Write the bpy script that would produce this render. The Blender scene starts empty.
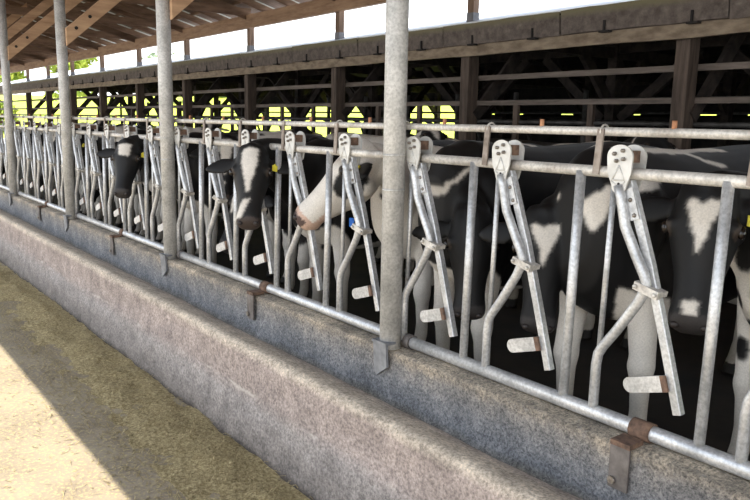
import bpy, bmesh, math, random
import numpy as np
from mathutils import Vector, Matrix, noise as mnoise
random.seed(7); rng = np.random.default_rng(7)
sc = bpy.context.scene
col = sc.collection
V = Vector
# ------------------------------------------------------------------ helpers
class MB:
    def __init__(s): s.v = []; s.f = []; s.sm = []
    def add(s, vs, fs, smooth=False):
        o = len(s.v); s.v += [tuple(v) for v in vs]
        s.f += [tuple(i + o for i in f) for f in fs]; s.sm += [smooth] * len(fs)
    def box(s, c, d, rot=None):
        vs = []
        for i in (-1, 1):
            for j in (-1, 1):
                for k in (-1, 1):
                    p = V((i*d[0]/2, j*d[1]/2, k*d[2]/2))
                    if rot: p = rot @ p
                    vs.append(p + V(c))
        s.add(vs, [(0,1,3,2),(4,6,7,5),(0,4,5,1),(2,3,7,6),(0,2,6,4),(1,5,7,3)])
    def beam(s, a, b, w, h, up=(0,0,1)):
        """rectangular bar from a to b; w sideways, h along up"""
        a, b = V(a), V(b); d = (b-a).normalized(); l = d.cross(V(up)).normalized(); u = l.cross(d)
        vs = [p + l*i*w/2 + u*j*h/2 for p in (a, b) for i, j in ((-1,-1),(1,-1),(1,1),(-1,1))]
        s.add(vs, [(0,1,2,3),(7,6,5,4),(0,4,5,1),(1,5,6,2),(2,6,7,3),(3,7,4,0)])
    def tube(s, pts, r, n=12, cap=True, square=False):
        pts = [V(p) for p in pts]; N = len(pts)
        rs = r if isinstance(r, (list, tuple)) else [r]*N
        rings = []; ref = None
        for i, p in enumerate(pts):
            t = (pts[min(i+1, N-1)] - pts[max(i-1, 0)]).normalized()
            if ref is None: ref = V((0,1,0)) if abs(t.y) < .9 else V((1,0,0))
            a = (ref - t*ref.dot(t)).normalized(); b = t.cross(a); ref = a
            if square:
                q = [(c*1.0, d*1.0) for c, d in ((-1,-.8),(-.8,-1),(.8,-1),(1,-.8),(1,.8),(.8,1),(-.8,1),(-1,.8))]
                rings.append([p + (a*c + b*d)*rs[i] for c, d in q])
            else:
                rings.append([p + (a*math.cos(k*2*math.pi/n) + b*math.sin(k*2*math.pi/n))*rs[i] for k in range(n)])
        m = len(rings[0]); vs = [v for rg in rings for v in rg]; fs = []
        for i in range(N-1):
            for k in range(m):
                fs.append((i*m+k, i*m+(k+1) % m, (i+1)*m+(k+1) % m, (i+1)*m+k))
        s.add(vs, fs, not square)
        if cap: s.add(rings[0], [tuple(range(m))[::-1]]); s.add(rings[-1], [tuple(range(m))])
    def prism(s, outline, y0, y1, smooth=False):
        """outline in x,z extruded along y"""
        n = len(outline)
        vs = [(x, y0, z) for x, z in outline] + [(x, y1, z) for x, z in outline]
        fs = [tuple(range(n)), tuple(range(2*n-1, n-1, -1))] + [(i, i+n, (i+1) % n + n, (i+1) % n) for i in range(n)]
        s.add(vs, fs, smooth)
    def ball(s, c, r, seg=12, ring=8, sc3=(1,1,1), rot=None):
        vs = []; fs = []
        for i in range(ring+1):
            th = math.pi*i/ring
            for k in range(seg):
                ph = 2*math.pi*k/seg
                p = V((math.sin(th)*math.cos(ph)*r*sc3[0], math.sin(th)*math.sin(ph)*r*sc3[1], math.cos(th)*r*sc3[2]))
                if rot: p = rot @ p
                vs.append(p + V(c))
        for i in range(ring):
            for k in range(seg): fs.append((i*seg+k, (i+1)*seg+k, (i+1)*seg+(k+1) % seg, i*seg+(k+1) % seg))
        s.add(vs, fs, True)
    def mesh(s, name):
        m = bpy.data.meshes.new(name); m.from_pydata(s.v, [], s.f); m.update()
        m.polygons.foreach_set('use_smooth', s.sm)
        bm = bmesh.new(); bm.from_mesh(m); bmesh.ops.remove_doubles(bm, verts=bm.verts, dist=1e-5)
        bmesh.ops.recalc_face_normals(bm, faces=bm.faces); bm.to_mesh(m); bm.free(); return m
    def build(s, name, mat, parent=None, bevel=0, loc=None):
        o = bpy.data.objects.new(name, s.mesh(name)); col.objects.link(o)
        if mat: o.data.materials.append(mat)
        if parent: o.parent = parent
        if loc: o.location = loc
        if bevel:
            md = o.modifiers.new('bevel', 'BEVEL'); md.width = bevel; md.segments = 2; md.limit_method = 'ANGLE'
        return o
def tag(o, label=None, cat=None, group=None, kind=None):
    if label: o['label'] = label
    if cat: o['category'] = cat
    if group: o['group'] = group
    if kind: o['kind'] = kind
    return o
def empty(name, loc=(0,0,0)):
    o = bpy.data.objects.new(name, None); col.objects.link(o); o.location = loc; o.empty_display_size = .1; return o
KIDS = {}
def copy_tree(o, parent=None):
    c = o.copy(); col.objects.link(c)
    if parent: c.parent = parent
    for ch in o.children: copy_tree(ch, c)
    return c
# ------------------------------------------------------------------ materials
def mat(name, rough=.6, metal=0.0, spec=.5):
    m = bpy.data.materials.new(name); m.use_nodes = True; nt = m.node_tree
    b = nt.nodes['Principled BSDF']; b.inputs['Roughness'].default_value = rough; b.inputs['Metallic'].default_value = metal
    b.inputs['Specular IOR Level'].default_value = spec
    return m, nt, b
def N(nt, t, **kw):
    n = nt.nodes.new(t)
    for k, v in kw.items():
        if k in n.inputs: n.inputs[k].default_value = v
        else: setattr(n, k, v)
    return n
def ramp(nt, src, stops):
    r = nt.nodes.new('ShaderNodeValToRGB'); e = r.color_ramp.elements
    while len(e) < len(stops): e.new(.5)
    for el, (p, c) in zip(e, stops): el.position = p; el.color = (*c, 1) if len(c) == 3 else c
    nt.links.new(src, r.inputs[0]); return r.outputs[0]
def coords(nt, scale=(1,1,1), world=False):
    if world:
        t = nt.nodes.new('ShaderNodeNewGeometry').outputs['Position']
    else: t = nt.nodes.new('ShaderNodeTexCoord').outputs['Object']
    mp = nt.nodes.new('ShaderNodeMapping'); mp.inputs['Scale'].default_value = scale
    nt.links.new(t, mp.inputs[0]); return mp.outputs[0]
def noise(nt, vec, s, d=6, r=.6):
    n = N(nt, 'ShaderNodeTexNoise', Scale=s, Detail=d, Roughness=r); nt.links.new(vec, n.inputs['Vector']); return n.outputs['Fac']
def mix(nt, fac, a, b, mode='MIX'):
    m = nt.nodes.new('ShaderNodeMix'); m.data_type = 'RGBA'; m.blend_type = mode
    for sock, v in ((m.inputs[0], fac), (m.inputs[6], a), (m.inputs[7], b)):
        if hasattr(v, 'is_linked'): nt.links.new(v, sock)
        elif isinstance(v, (int, float)): sock.default_value = v
        else: sock.default_value = (*v, 1)
    return m.outputs[2]
def bump(nt, b, h, st=.3, dist=.02):
    n = N(nt, 'ShaderNodeBump', Strength=st, Distance=dist); nt.links.new(h, n.inputs['Height']); nt.links.new(n.outputs[0], b.inputs['Normal'])
def zramp(nt, z0, z1, stops, wob=0.0, wscale=3.0):
    g = nt.nodes.new('ShaderNodeNewGeometry'); sp = nt.nodes.new('ShaderNodeSeparateXYZ'); nt.links.new(g.outputs['Position'], sp.inputs[0])
    z = sp.outputs[2]
    if wob:
        nz = noise(nt, g.outputs['Position'], wscale, 5)
        a = N(nt, 'ShaderNodeMath', operation='MULTIPLY_ADD'); nt.links.new(nz, a.inputs[0]); a.inputs[1].default_value = wob; nt.links.new(z, a.inputs[2]); z = a.outputs[0]
        z0 += wob*.5; z1 += wob*.5
    mr = N(nt, 'ShaderNodeMapRange'); nt.links.new(z, mr.inputs[0]); mr.inputs[1].default_value = z0; mr.inputs[2].default_value = z1
    return ramp(nt, mr.outputs[0], stops)
def two_tone(name, c1, c2, scale=8, stretch=(1,1,1), rough=.6, metal=0, bs=.2, lo=.35, hi=.65, world=True, dist=.01, detail=7):
    m, nt, b = mat(name, rough, metal); v = coords(nt, stretch, world)
    n = noise(nt, v, scale, detail)
    nt.links.new(ramp(nt, n, [(lo, c1), (hi, c2)]), b.inputs['Base Color'])
    if bs: bump(nt, b, n, bs, dist)
    return m
def galv(name, base, dark, rust_amt=.62, rough=.42, metal=.55):
    m, nt, b = mat(name, rough, metal); v = coords(nt, (1,1,1), True)
    c = ramp(nt, noise(nt, v, 9, 6), [(.3, dark), (.55, base), (.8, tuple(min(1, x*1.15) for x in base))])
    fine = ramp(nt, noise(nt, v, 70, 3), [(.35, (.72,.72,.72)), (.6, (1,1,1))])
    c = mix(nt, 1.0, c, fine, 'MULTIPLY')
    r = ramp(nt, noise(nt, v, 5.3, 8, .7), [(rust_amt, (0,0,0)), (rust_amt+.09, (1,1,1))])
    c = mix(nt, r, c, (.16,.085,.045))
    nt.links.new(c, b.inputs['Base Color']); bump(nt, b, noise(nt, v, 40, 4), .15, .004)
    return m
M = {}
M['galv'] = galv('galvanised_steel', (.64,.645,.65), (.42,.43,.44), .67)
M['galv_dirty'] = galv('dirty_steel', (.68,.65,.60), (.42,.38,.34), .61, .55, .3)
M['galv_pole'] = galv('pole_steel', (.60,.59,.57), (.43,.425,.41), .73, .55, .3)
M['plate'] = two_tone('zinc_plate', (.5,.49,.46), (.66,.65,.62), 14, rough=.5, metal=.35, bs=.1)
M['bolt'] = two_tone('bolt_steel', (.16,.14,.12), (.34,.31,.28), 60, rough=.4, metal=.8, bs=0)
M['rust'] = two_tone('rust', (.07,.042,.03), (.20,.12,.08), 25, rough=.85, bs=.4)
M['rustpin'] = two_tone('rust_orange', (.32,.13,.06), (.5,.25,.13), 25, rough=.8, bs=.3)
M['bracket'] = two_tone('bracket_steel', (.085,.075,.07), (.20,.18,.17), 12, rough=.6, metal=.4, bs=.2)
M['strap'] = two_tone('strap_steel', (.15,.16,.18), (.30,.31,.33), 12, rough=.5, metal=.4, bs=.2)
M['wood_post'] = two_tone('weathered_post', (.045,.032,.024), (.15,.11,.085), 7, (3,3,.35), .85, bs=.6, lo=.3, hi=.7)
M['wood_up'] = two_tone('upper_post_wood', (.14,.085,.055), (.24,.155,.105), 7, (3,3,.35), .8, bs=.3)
M['brace'] = two_tone('brace_timber', (.34,.20,.115), (.58,.38,.23), 5, (.5,.5,3), .75, bs=.2, lo=.3, hi=.72)
M['hanger'] = two_tone('hanger_steel', (.17,.135,.11), (.36,.31,.27), 18, rough=.65, metal=.2, bs=.2)
M['zinc_sleeve'] = two_tone('zinc_sleeve', (.12,.12,.13), (.19,.19,.2), 6, rough=.5, metal=.3, bs=0)
M['wood_new'] = two_tone('brown_timber', (.22,.125,.07), (.42,.27,.165), 5, (.5,.5,3), .75, bs=.2, lo=.3, hi=.72)
M['wood_truss'] = two_tone('truss_timber', (.13,.075,.045), (.24,.145,.09), 5, (.5,.5,3), .8, bs=.2)
M['wood_dark'] = two_tone('dark_timber', (.018,.014,.012), (.06,.045,.036), 6, (1,1,1), .9, bs=.3)
M['roof_under'] = two_tone('roof_boards', (.085,.05,.034), (.17,.105,.07), 5, (4,.6,1), .85, bs=.2)
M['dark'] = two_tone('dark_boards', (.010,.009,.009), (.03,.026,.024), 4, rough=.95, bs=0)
M['pipe_dark'] = two_tone('dark_pipe', (.03,.028,.026), (.09,.085,.08), 8, rough=.6, metal=.3, bs=.1)
M['slatrail'] = two_tone('grey_rail_board', (.10,.08,.065), (.21,.17,.14), 6, (.4,3,3), .8, bs=.2)
m, nt, b = mat('fascia_sheet', .9); v = coords(nt, (1,1,1), True)
c = ramp(nt, noise(nt, v, 11, 8, .7), [(.3, (.075,.06,.05)), (.6, (.17,.14,.12)), (.8, (.27,.23,.19))])
c = mix(nt, zramp(nt, 3.27, 3.34, [(0, (0,0,0)), (1, (1,1,1))], .05, 8), c, (.19,.17,.10))
nt.links.new(c, b.inputs['Base Color']); bump(nt, b, noise(nt, v, 25, 6), .5, .02); M['fascia'] = m
M['fascia_board'] = two_tone('fascia_board', (.17,.125,.085), (.34,.27,.19), 8, (.6,1,1.5), .85, bs=.4)
M['roof_metal'] = two_tone('sunlit_roof', (.75,.77,.76), (.86,.87,.86), .8, (1,1,1), .6, bs=0)
M['ear_tag'] = two_tone('yellow_plastic', (.62,.52,.03), (.72,.62,.05), 30, rough=.45, bs=0)
M['blue_tag'] = two_tone('blue_plastic', (.02,.12,.5), (.03,.18,.62), 30, rough=.4, bs=0)
m, nt, b = mat('eye', .08); b.inputs['Base Color'].default_value = (.012,.008,.006,1); M['eye'] = m
m, nt, b = mat('nostril', .5); b.inputs['Base Color'].default_value = (.02,.014,.013,1); M['nostril'] = m
# translucent roof strips
m, nt, b = mat('skylight_sheet', .5); b.inputs['Base Color'].default_value = (.45,.43,.38,1)
tr = nt.nodes.new('ShaderNodeBsdfTranslucent'); tr.inputs[0].default_value = (.34,.33,.29,1)
ms = nt.nodes.new('ShaderNodeMixShader'); ms.inputs[0].default_value = .55
nt.links.new(b.outputs[0], ms.inputs[1]); nt.links.new(tr.outputs[0], ms.inputs[2]); nt.links.new(ms.outputs[0], nt.nodes['Material Output'].inputs[0]); M['skylight'] = m
# coat: vertex colours + fine hair variation
m, nt, b = mat('holstein_coat', .55, 0, .3)
at = nt.nodes.new('ShaderNodeAttribute'); at.attribute_name = 'coat'
v = coords(nt, (1,1,1), True)
n1 = ramp(nt, noise(nt, v, 130, 4, .7), [(.3, (.62,.62,.62)), (.7, (1.15,1.15,1.15))])
c = mix(nt, .55, at.outputs['Color'], n1, 'MULTIPLY')
nt.links.new(c, b.inputs['Base Color']); bump(nt, b, noise(nt, v, 160, 3), .12, .004); M['coat'] = m
# concrete: feed alley
m, nt, b = mat('alley_concrete', .9); v = coords(nt, (1,1,1), True)
n_a = noise(nt, v, 1.7, 8, .65); n_b = noise(nt, v, 38, 5, .7)
c = ramp(nt, n_a, [(.3, (.20,.155,.105)), (.55, (.29,.235,.165)), (.75, (.36,.295,.185))])
chaff = ramp(nt, n_b, [(.50, (0,0,0)), (.63, (1,1,1))])
c = mix(nt, chaff, c, (.42,.34,.17)); nt.links.new(c, b.inputs['Base Color']); bump(nt, b, n_b, .4, .01); M['floor'] = m
# concrete step: pinkish worn upper band, grey below
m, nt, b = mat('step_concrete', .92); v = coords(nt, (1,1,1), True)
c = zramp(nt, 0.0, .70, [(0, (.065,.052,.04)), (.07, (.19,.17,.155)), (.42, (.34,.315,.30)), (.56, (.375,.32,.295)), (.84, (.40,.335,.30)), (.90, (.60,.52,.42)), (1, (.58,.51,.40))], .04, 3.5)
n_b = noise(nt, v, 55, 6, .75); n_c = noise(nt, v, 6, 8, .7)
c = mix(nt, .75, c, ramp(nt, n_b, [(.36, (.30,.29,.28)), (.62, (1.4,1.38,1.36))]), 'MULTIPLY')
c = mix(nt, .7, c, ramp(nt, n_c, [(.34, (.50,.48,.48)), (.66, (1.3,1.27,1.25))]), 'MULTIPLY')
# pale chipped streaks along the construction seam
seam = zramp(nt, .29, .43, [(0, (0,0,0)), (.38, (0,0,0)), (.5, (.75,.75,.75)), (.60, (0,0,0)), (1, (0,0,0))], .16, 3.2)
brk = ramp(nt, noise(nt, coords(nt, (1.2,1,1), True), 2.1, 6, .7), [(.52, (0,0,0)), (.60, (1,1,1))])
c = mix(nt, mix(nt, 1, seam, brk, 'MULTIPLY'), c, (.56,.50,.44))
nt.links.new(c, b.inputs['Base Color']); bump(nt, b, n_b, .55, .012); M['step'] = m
# curb wall: blue grey exposed aggregate, tan rim
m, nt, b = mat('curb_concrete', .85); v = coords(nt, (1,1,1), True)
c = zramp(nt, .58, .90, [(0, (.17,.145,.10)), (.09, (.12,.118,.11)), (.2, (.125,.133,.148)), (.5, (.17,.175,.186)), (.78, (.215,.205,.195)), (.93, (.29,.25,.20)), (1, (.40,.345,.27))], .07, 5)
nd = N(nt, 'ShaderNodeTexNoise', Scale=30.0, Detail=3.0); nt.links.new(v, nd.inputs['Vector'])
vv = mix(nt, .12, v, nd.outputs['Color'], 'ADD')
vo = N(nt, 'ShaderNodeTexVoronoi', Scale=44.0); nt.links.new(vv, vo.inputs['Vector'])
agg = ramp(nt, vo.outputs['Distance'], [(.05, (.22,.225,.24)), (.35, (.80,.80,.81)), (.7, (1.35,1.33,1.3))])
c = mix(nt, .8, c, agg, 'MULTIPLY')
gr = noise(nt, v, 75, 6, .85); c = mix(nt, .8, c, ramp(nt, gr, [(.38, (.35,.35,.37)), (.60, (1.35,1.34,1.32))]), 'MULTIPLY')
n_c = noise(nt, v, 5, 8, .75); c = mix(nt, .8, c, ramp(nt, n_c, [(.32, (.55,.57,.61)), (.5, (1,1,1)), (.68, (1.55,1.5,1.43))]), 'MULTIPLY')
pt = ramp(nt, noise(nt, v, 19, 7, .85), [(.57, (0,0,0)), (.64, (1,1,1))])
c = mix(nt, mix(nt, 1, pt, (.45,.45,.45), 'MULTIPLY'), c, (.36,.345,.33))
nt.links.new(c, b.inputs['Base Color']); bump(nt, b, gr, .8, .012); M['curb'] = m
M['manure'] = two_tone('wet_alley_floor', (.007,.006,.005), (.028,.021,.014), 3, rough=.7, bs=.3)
m, nt, b = mat('chopped_feed', .95); v = coords(nt, (1,1,1), True)
c = ramp(nt, noise(nt, v, 45, 6, .75), [(.32, (.11,.08,.032)), (.48, (.36,.275,.13)), (.66, (.70,.58,.32))])
nt.links.new(c, b.inputs['Base Color']); bump(nt, b, noise(nt, v, 60, 5, .8), .9, .02); M['feed'] = m
M['grass'] = two_tone('sunlit_grass', (.42,.52,.035), (.60,.66,.07), 1.2, rough=.9, bs=0)
M['leaf'] = two_tone('leaves', (.17,.26,.02), (.42,.46,.05), 1.5, rough=.7, bs=0)
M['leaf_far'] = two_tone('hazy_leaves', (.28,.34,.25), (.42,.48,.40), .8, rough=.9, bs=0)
M['trunk'] = two_tone('bark', (.05,.04,.03), (.12,.09,.07), 8, rough=.9)
# ------------------------------------------------------------------ camera
R = [[0.6107293235, 0.7916425927, 0.0176549950], [0.1485005346, -0.0926063210, -0.9845667378], [-0.7777900007, 0.6039255402, -0.1741167424]]
cd = bpy.data.cameras.new('camera'); cam = bpy.data.objects.new('camera', cd); col.objects.link(cam)
r_, d_, f_ = [V(x) for x in R]
mw = Matrix((( r_.x, -d_.x, -f_.x, 0), (r_.y, -d_.y, -f_.y, -2.4086), (r_.z, -d_.z, -f_.z, 2.1), (0,0,0,1)))
cam.matrix_world = mw; cd.sensor_width = 36; cd.lens = 36*725.76/750; cd.clip_end = 500; sc.camera = cam
# ------------------------------------------------------------------ setting
XL, XR = -46.0, 9.0
def structure(o): o['kind'] = 'structure'; return o
g = MB(); g.add([(XL-40,-14,0),(XR+6,-14,0),(XR+6,.1,0),(XL-40,.1,0)], [(0,1,2,3)])
structure(g.build('floor', M['floor']))
def swept(name, profile, material, amp=.012, seed=0, dx=.07, x_fine=-14):
    """profile (y,z) run along x with small worn irregularities"""
    xs = list(np.arange(x_fine, 2.0, dx)); xs = [XL, -38, -30, -24, -20, -17] + xs + [XR]
    # densify profile
    pr = []
    for (a, b) in zip(profile[:-1], profile[1:]):
        n = max(1, int(math.dist(a, b)/.03))
        pr += [(a[0]+(b[0]-a[0])*i/n, a[1]+(b[1]-a[1])*i/n) for i in range(n)]
    pr.append(profile[-1]); k = len(pr); vs = []; fs = []
    for x in xs:
        for (y, z) in pr:
            d = mnoise.fractal(V((x*2.2, y*5+seed, z*5)), 1.0, 2.0, 4)*amp + mnoise.noise(V((x*14, y*16, z*16+seed)))*amp*.35
            vs.append((x, y - d, z + d*.6))
    for i in range(len(xs)-1):
        for j in range(k-1): fs.append((i*k+j, i*k+j+1, (i+1)*k+j+1, (i+1)*k+j))
    mb = MB(); mb.add(vs, fs, True); return structure(mb.build(name, material))
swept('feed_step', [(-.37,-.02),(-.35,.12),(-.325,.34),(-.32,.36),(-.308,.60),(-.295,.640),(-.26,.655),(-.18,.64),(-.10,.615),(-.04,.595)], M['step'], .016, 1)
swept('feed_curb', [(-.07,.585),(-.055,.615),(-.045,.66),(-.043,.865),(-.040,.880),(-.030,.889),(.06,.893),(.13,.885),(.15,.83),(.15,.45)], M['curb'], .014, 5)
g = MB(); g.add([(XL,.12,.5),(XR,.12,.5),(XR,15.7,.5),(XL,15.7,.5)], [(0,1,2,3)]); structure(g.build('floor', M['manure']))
# rising sunlit field behind and beside the barn
g = MB(); nr, na = 12, 40; vs = []
for i in range(na+1):
    a = math.radians(-60 + 152*i/na)          # bearing from +Y towards -X
    for j in range(nr):
        dd = [0,4,10,18,28,40,52,60,75,95,120,150][j]
        # start at the building outline
        bx, by = -math.sin(a), math.cos(a)
        t0 = min(46.5/bx if bx > 1e-3 else 1e9, 15.9/by if by > 1e-3 else 1e9, 60)
        x, y = bx*(t0+dd), by*(t0+dd); zz = .42 + dd*.085
        vs.append((x, y, min(zz, 4.6 + .004*(t0+dd)) + .2*mnoise.noise(V((x*.05, y*.05, 0)))*min(1, dd/20)))
g.add(vs, [(i*nr+j, i*nr+j+1, (i+1)*nr+j+1, (i+1)*nr+j) for i in range(na) for j in range(nr-1)], True)
structure(g.build('field', M['grass']))
# ------------------------------------------------------------------ front roof
YR, ZR, SL = 1.0, 5.28, .27           # ridge
def ztop(y): return ZR - SL*abs(y-YR)
YH = 4.7                               # rear header line
g = MB(); sk = MB(); x = XL
pitch = .915
x0 = -36.605
while x0 < XR:
    for (ya, yb) in ((YR, 4.98), (YR, -2.75)):
        for mbx, xa, xb in ((g, x0+.06, x0+.70 if ya == YR and yb > 0 and x0 > -30 else x0+pitch+.06),):
            mbx.box
            def slab(mbx, xa, xb, y1, y2):
                t = .03
                vs = [(xx, yy, ztop(yy)+zz) for xx in (xa, xb) for yy in (y1, y2) for zz in (0, t)]
                mbx.add(vs, [(0,1,3,2),(4,6,7,5),(0,4,5,1),(2,3,7,6),(0,2,6,4),(1,5,7,3)])
            if yb > 0 and -30 < x0 < -5:
                slab(g, x0+.06, x0+.78, ya, yb); slab(g, x0+.78, x0+pitch+.06, ya, 2.6); slab(sk, x0+.78, x0+pitch+.06, 2.6, yb)
            else: slab(g, x0+.06, x0+pitch+.06, ya, yb)
    x0 += pitch
rf = g.build('roof', M['roof_under']); structure(rf)
sk.build('skylight_strip', M['skylight'], rf)
# purlins: one thing each, running along the building
for i, y in enumerate((4.45, 3.75, 3.05, 2.35, 1.65)):
    g = MB(); g.beam((-37, y, ztop(y)-.025), (-6, y, ztop(y)-.025), .05, .045)
    o = g.build('roof_purlin', M['wood_truss'])
    tag(o, ['lowest brown roof purlin running just above the rear header beam', 'second brown roof purlin up from the rear header', 'third brown roof purlin up from the rear header', 'fourth brown roof purlin up, crossing above the knee braces', 'topmost brown roof purlin near the ridge'][i], 'beam', 'purlins under the front roof')
# header beam on the rear posts
g = MB(); g.beam((-37, 4.66, 3.99), (6, 4.66, 3.99), .09, .25); o = g.build('header_beam', M['wood_new'], bevel=.006)
tag(o, 'long brown timber header beam along the top of the rear posts, above the bright gap', 'beam')
POLES = [.097-3.05*j for j in range(0, 8)]
g = MB(); g.beam((-37, .0, 4.22), (6, .0, 4.22), .12, .2); tag(g.build('longitudinal_beam', M['wood_new']), 'brown timber beam running along the tops of the steel poles', 'beam')
# trusses (horizontal bottom chord + sloping top chord)
def make_truss():
    r = empty('roof_truss')
    zb = 4.17
    g = MB(); g.beam((0, 4.72, zb), (0, -2.7, zb), .045, .15); g.build('bottom_chord', M['wood_truss'], r)
    g = MB()
    for ye in (4.9, -2.7):
        g.beam((0, ye, ztop(ye)-.19), (0, YR, ztop(YR)-.19), .045, .16)
    g.build('top_chord', M['wood_truss'], r)
    for ya, yb in ((2.9, 2.0), (1.0, 2.0), (1.0, 0.0), (-.9, 0.0)):
        g = MB(); g.beam((.0, ya, ztop(ya)-.22), (.0, yb, zb+.03), .04, .1, (0,1,0)); g.build('web', M['wood_truss'], r)
    return r
tr0 = None; k = 0; x0 = -4.07-3.085*10
ordn = 0
while x0 < -7:
    o = make_truss() if tr0 is None else copy_tree(tr0)
    if tr0 is None: tr0 = o
    o.location = (x0, 0, 0)
    tag(o, 'brown timber roof truss, one of the close row under the front roof', 'roof truss', 'identical trusses of the front roof')
    x0 += 3.085
rf0 = None; x0 = -36.5
while x0 < -6.5:
    if rf0 is None:
        g = MB()
        for ye in (4.85, -2.7): g.beam((0, ye, ztop(ye)-.11), (0, YR, ztop(YR)-.11), .045, .12)
        rf0 = g.build('roof_rafter', M['wood_truss']); o = rf0
    else: o = rf0.copy(); col.objects.link(o)
    o.location = (x0, 0, 0); tag(o, 'plain brown rafter, one of the close row under the front roof', 'rafter', 'rafters of the front roof')
    x0 += pitch
# rear timber posts
COLS = [-4.07 - 3.085*j for j in range(0, 10)] + [-.985]
def make_post():
    r = empty('timber_post')
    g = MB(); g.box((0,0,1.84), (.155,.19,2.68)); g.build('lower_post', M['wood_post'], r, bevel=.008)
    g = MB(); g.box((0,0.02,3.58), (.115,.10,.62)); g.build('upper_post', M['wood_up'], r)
    g = MB(); g.box((0,0.02,3.36), (.125,.11,.36)); g.build('metal_sleeve', M['zinc_sleeve'], r)
    g = MB(); g.beam((.07,.06,2.2), (.07,.95,3.15), .06, .14); g.build('knee_brace', M['wood_dark'], r)
    return r
plabels = {-4.07: 'thick weathered timber post at the right, nearest of the rear row', }
names = ['thick weathered rear timber post at the far right of the picture', 'rear timber post just right of the nearest steel pole', 'rear timber post just left of the nearest steel pole', 'rear timber post standing midway between the nearest two steel poles',
         'rear timber post just right of the second steel pole', 'rear timber post just left of the second steel pole', 'rear timber post midway between the second and third steel poles', 'rear timber post right beside the third steel pole', 'rear timber post just left of the third steel pole', 'farthest rear timber post by the bright bush', 'rear timber post out past the right edge of the nearest bay']
post0 = make_post()
for i, x0 in enumerate(COLS):
    o = post0 if i == 0 else copy_tree(post0)
    o.location = (x0, YH, 0); tag(o, names[i], 'post', 'timber posts of the rear row')
# fascia of the rear barn roof
fo = empty('eave_fascia', (-20, 4.5, 3.0)); tag(fo, 'long weathered grey-brown eave fascia with small dark brackets', 'fascia')
fo.location = (0,0,0)
xs = list(np.arange(-46, 4, 1.93)); g = MB()
for i, (xa, xb) in enumerate(zip(xs[:-1], xs[1:])):
    nseg = 10; dz = random.uniform(-.012, .012); dy = random.uniform(-.006, .006)
    for q in range(nseg):
        x1 = xa + (xb-xa-.012)*q/nseg; x2 = xa + (xb-xa-.012)*(q+1)/nseg
        f1 = .012*mnoise.noise(V((x1*3, 0, 0))); f2 = .012*mnoise.noise(V((x2*3, 0, 0)))
        vs = [(x1,4.44+dy,3.10+dz+f1),(x2,4.44+dy,3.10+dz+f2),(x2,4.42+dy,3.36+dz+f2),(x1,4.42+dy,3.36+dz+f1),(x1,4.50,3.10),(x2,4.50,3.10),(x2,4.50,3.37+dz),(x1,4.50,3.37+dz)]
        g.add(vs, [(0,1,2,3),(7,6,5,4),(0,4,5,1),(3,2,6,7)])
g.build('upper_sheet', M['fascia'], fo)
g = MB(); n = 120; vs = []
for i in range(n+1):
    x1 = -46 + 50*i/n; f = .018*mnoise.noise(V((x1*1.1, 3, 0)))
    vs += [(x1,4.485,2.965+f),(x1,4.485,3.12),(x1,4.53,3.12),(x1,4.53,2.965+f)]
g.add(vs, [(i*4+a, (i+1)*4+a, (i+1)*4+(a+1) % 4, i*4+(a+1) % 4) for i in range(n) for a in range(4)])
g.build('lower_board', M['fascia_board'], fo)
br = None
for i in range(26):
    xb = -3.9 - .985*i
    if br is None:
        g = MB(); g.box((0,4.425,3.145), (.022,.02,.13)); g.box((.045,4.385,3.085), (.12,.07,.02)); br = g.build('gutter_bracket', M['dark'], fo); o = br
    else: o = br.copy(); col.objects.link(o); o.parent = fo
    o.location = (xb, 0, 0)
# rear barn roof (sunlit on top, dark beneath)
g = MB(); gt = MB()
def slab2(mb, y1, z1, y2, z2, t):
    vs = [(x, y, z+zz) for x in (XL, 4) for y, z in ((y1,z1),(y2,z2)) for zz in (0,t)]
    mb.add(vs, [(0,1,3,2),(4,6,7,5),(0,4,5,1),(2,3,7,6),(0,2,6,4),(1,5,7,3)])
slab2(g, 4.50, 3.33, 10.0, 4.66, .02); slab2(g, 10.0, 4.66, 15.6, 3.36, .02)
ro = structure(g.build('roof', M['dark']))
slab2(gt, 4.47, 3.357, 10.0, 4.69, .02); slab2(gt, 10.0, 4.683, 15.7, 3.36, .02); gt.build('roof_sheet', M['roof_metal'], ro)
# rear rails between the posts
for z, hh, lab, nm in ((2.70, .065, 'upper weathered horizontal rail between the rear posts', 'pen_rail'), (2.37, .06, 'lower weathered horizontal rail between the rear posts', 'pen_rail'), (2.13, .045, 'lowest thin dark pipe rail just above the backs of the herd', 'pen_rail')):
    g = MB()
    if z > 2.2: g.box((-18, 4.83 if z > 2.5 else 4.80, z), (40, .04, hh))
    else: g.tube([(-38,4.86,z),(2,4.86,z)], .025)
    tag(g.build(nm, M['slatrail'] if z > 2.2 else M['pipe_dark']), lab, 'rail')
# rail stubs under the lower rail
stub_x = [-5.27, -6.41, -8.3, -9.3, -11.2, -12.3, -14.4, -15.4, -17.3, -18.4, -20.5, -23.5]
for i, x in enumerate(stub_x):
    g = MB(); g.box((x, 4.83, 1.42), (.075, .05, 1.86)); o = g.build('rail_stake', M['wood_post'])
    tag(o, 'short grey wooden stake holding up the lower rear rail', 'stake', 'short stakes under the lower rear rail')
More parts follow.
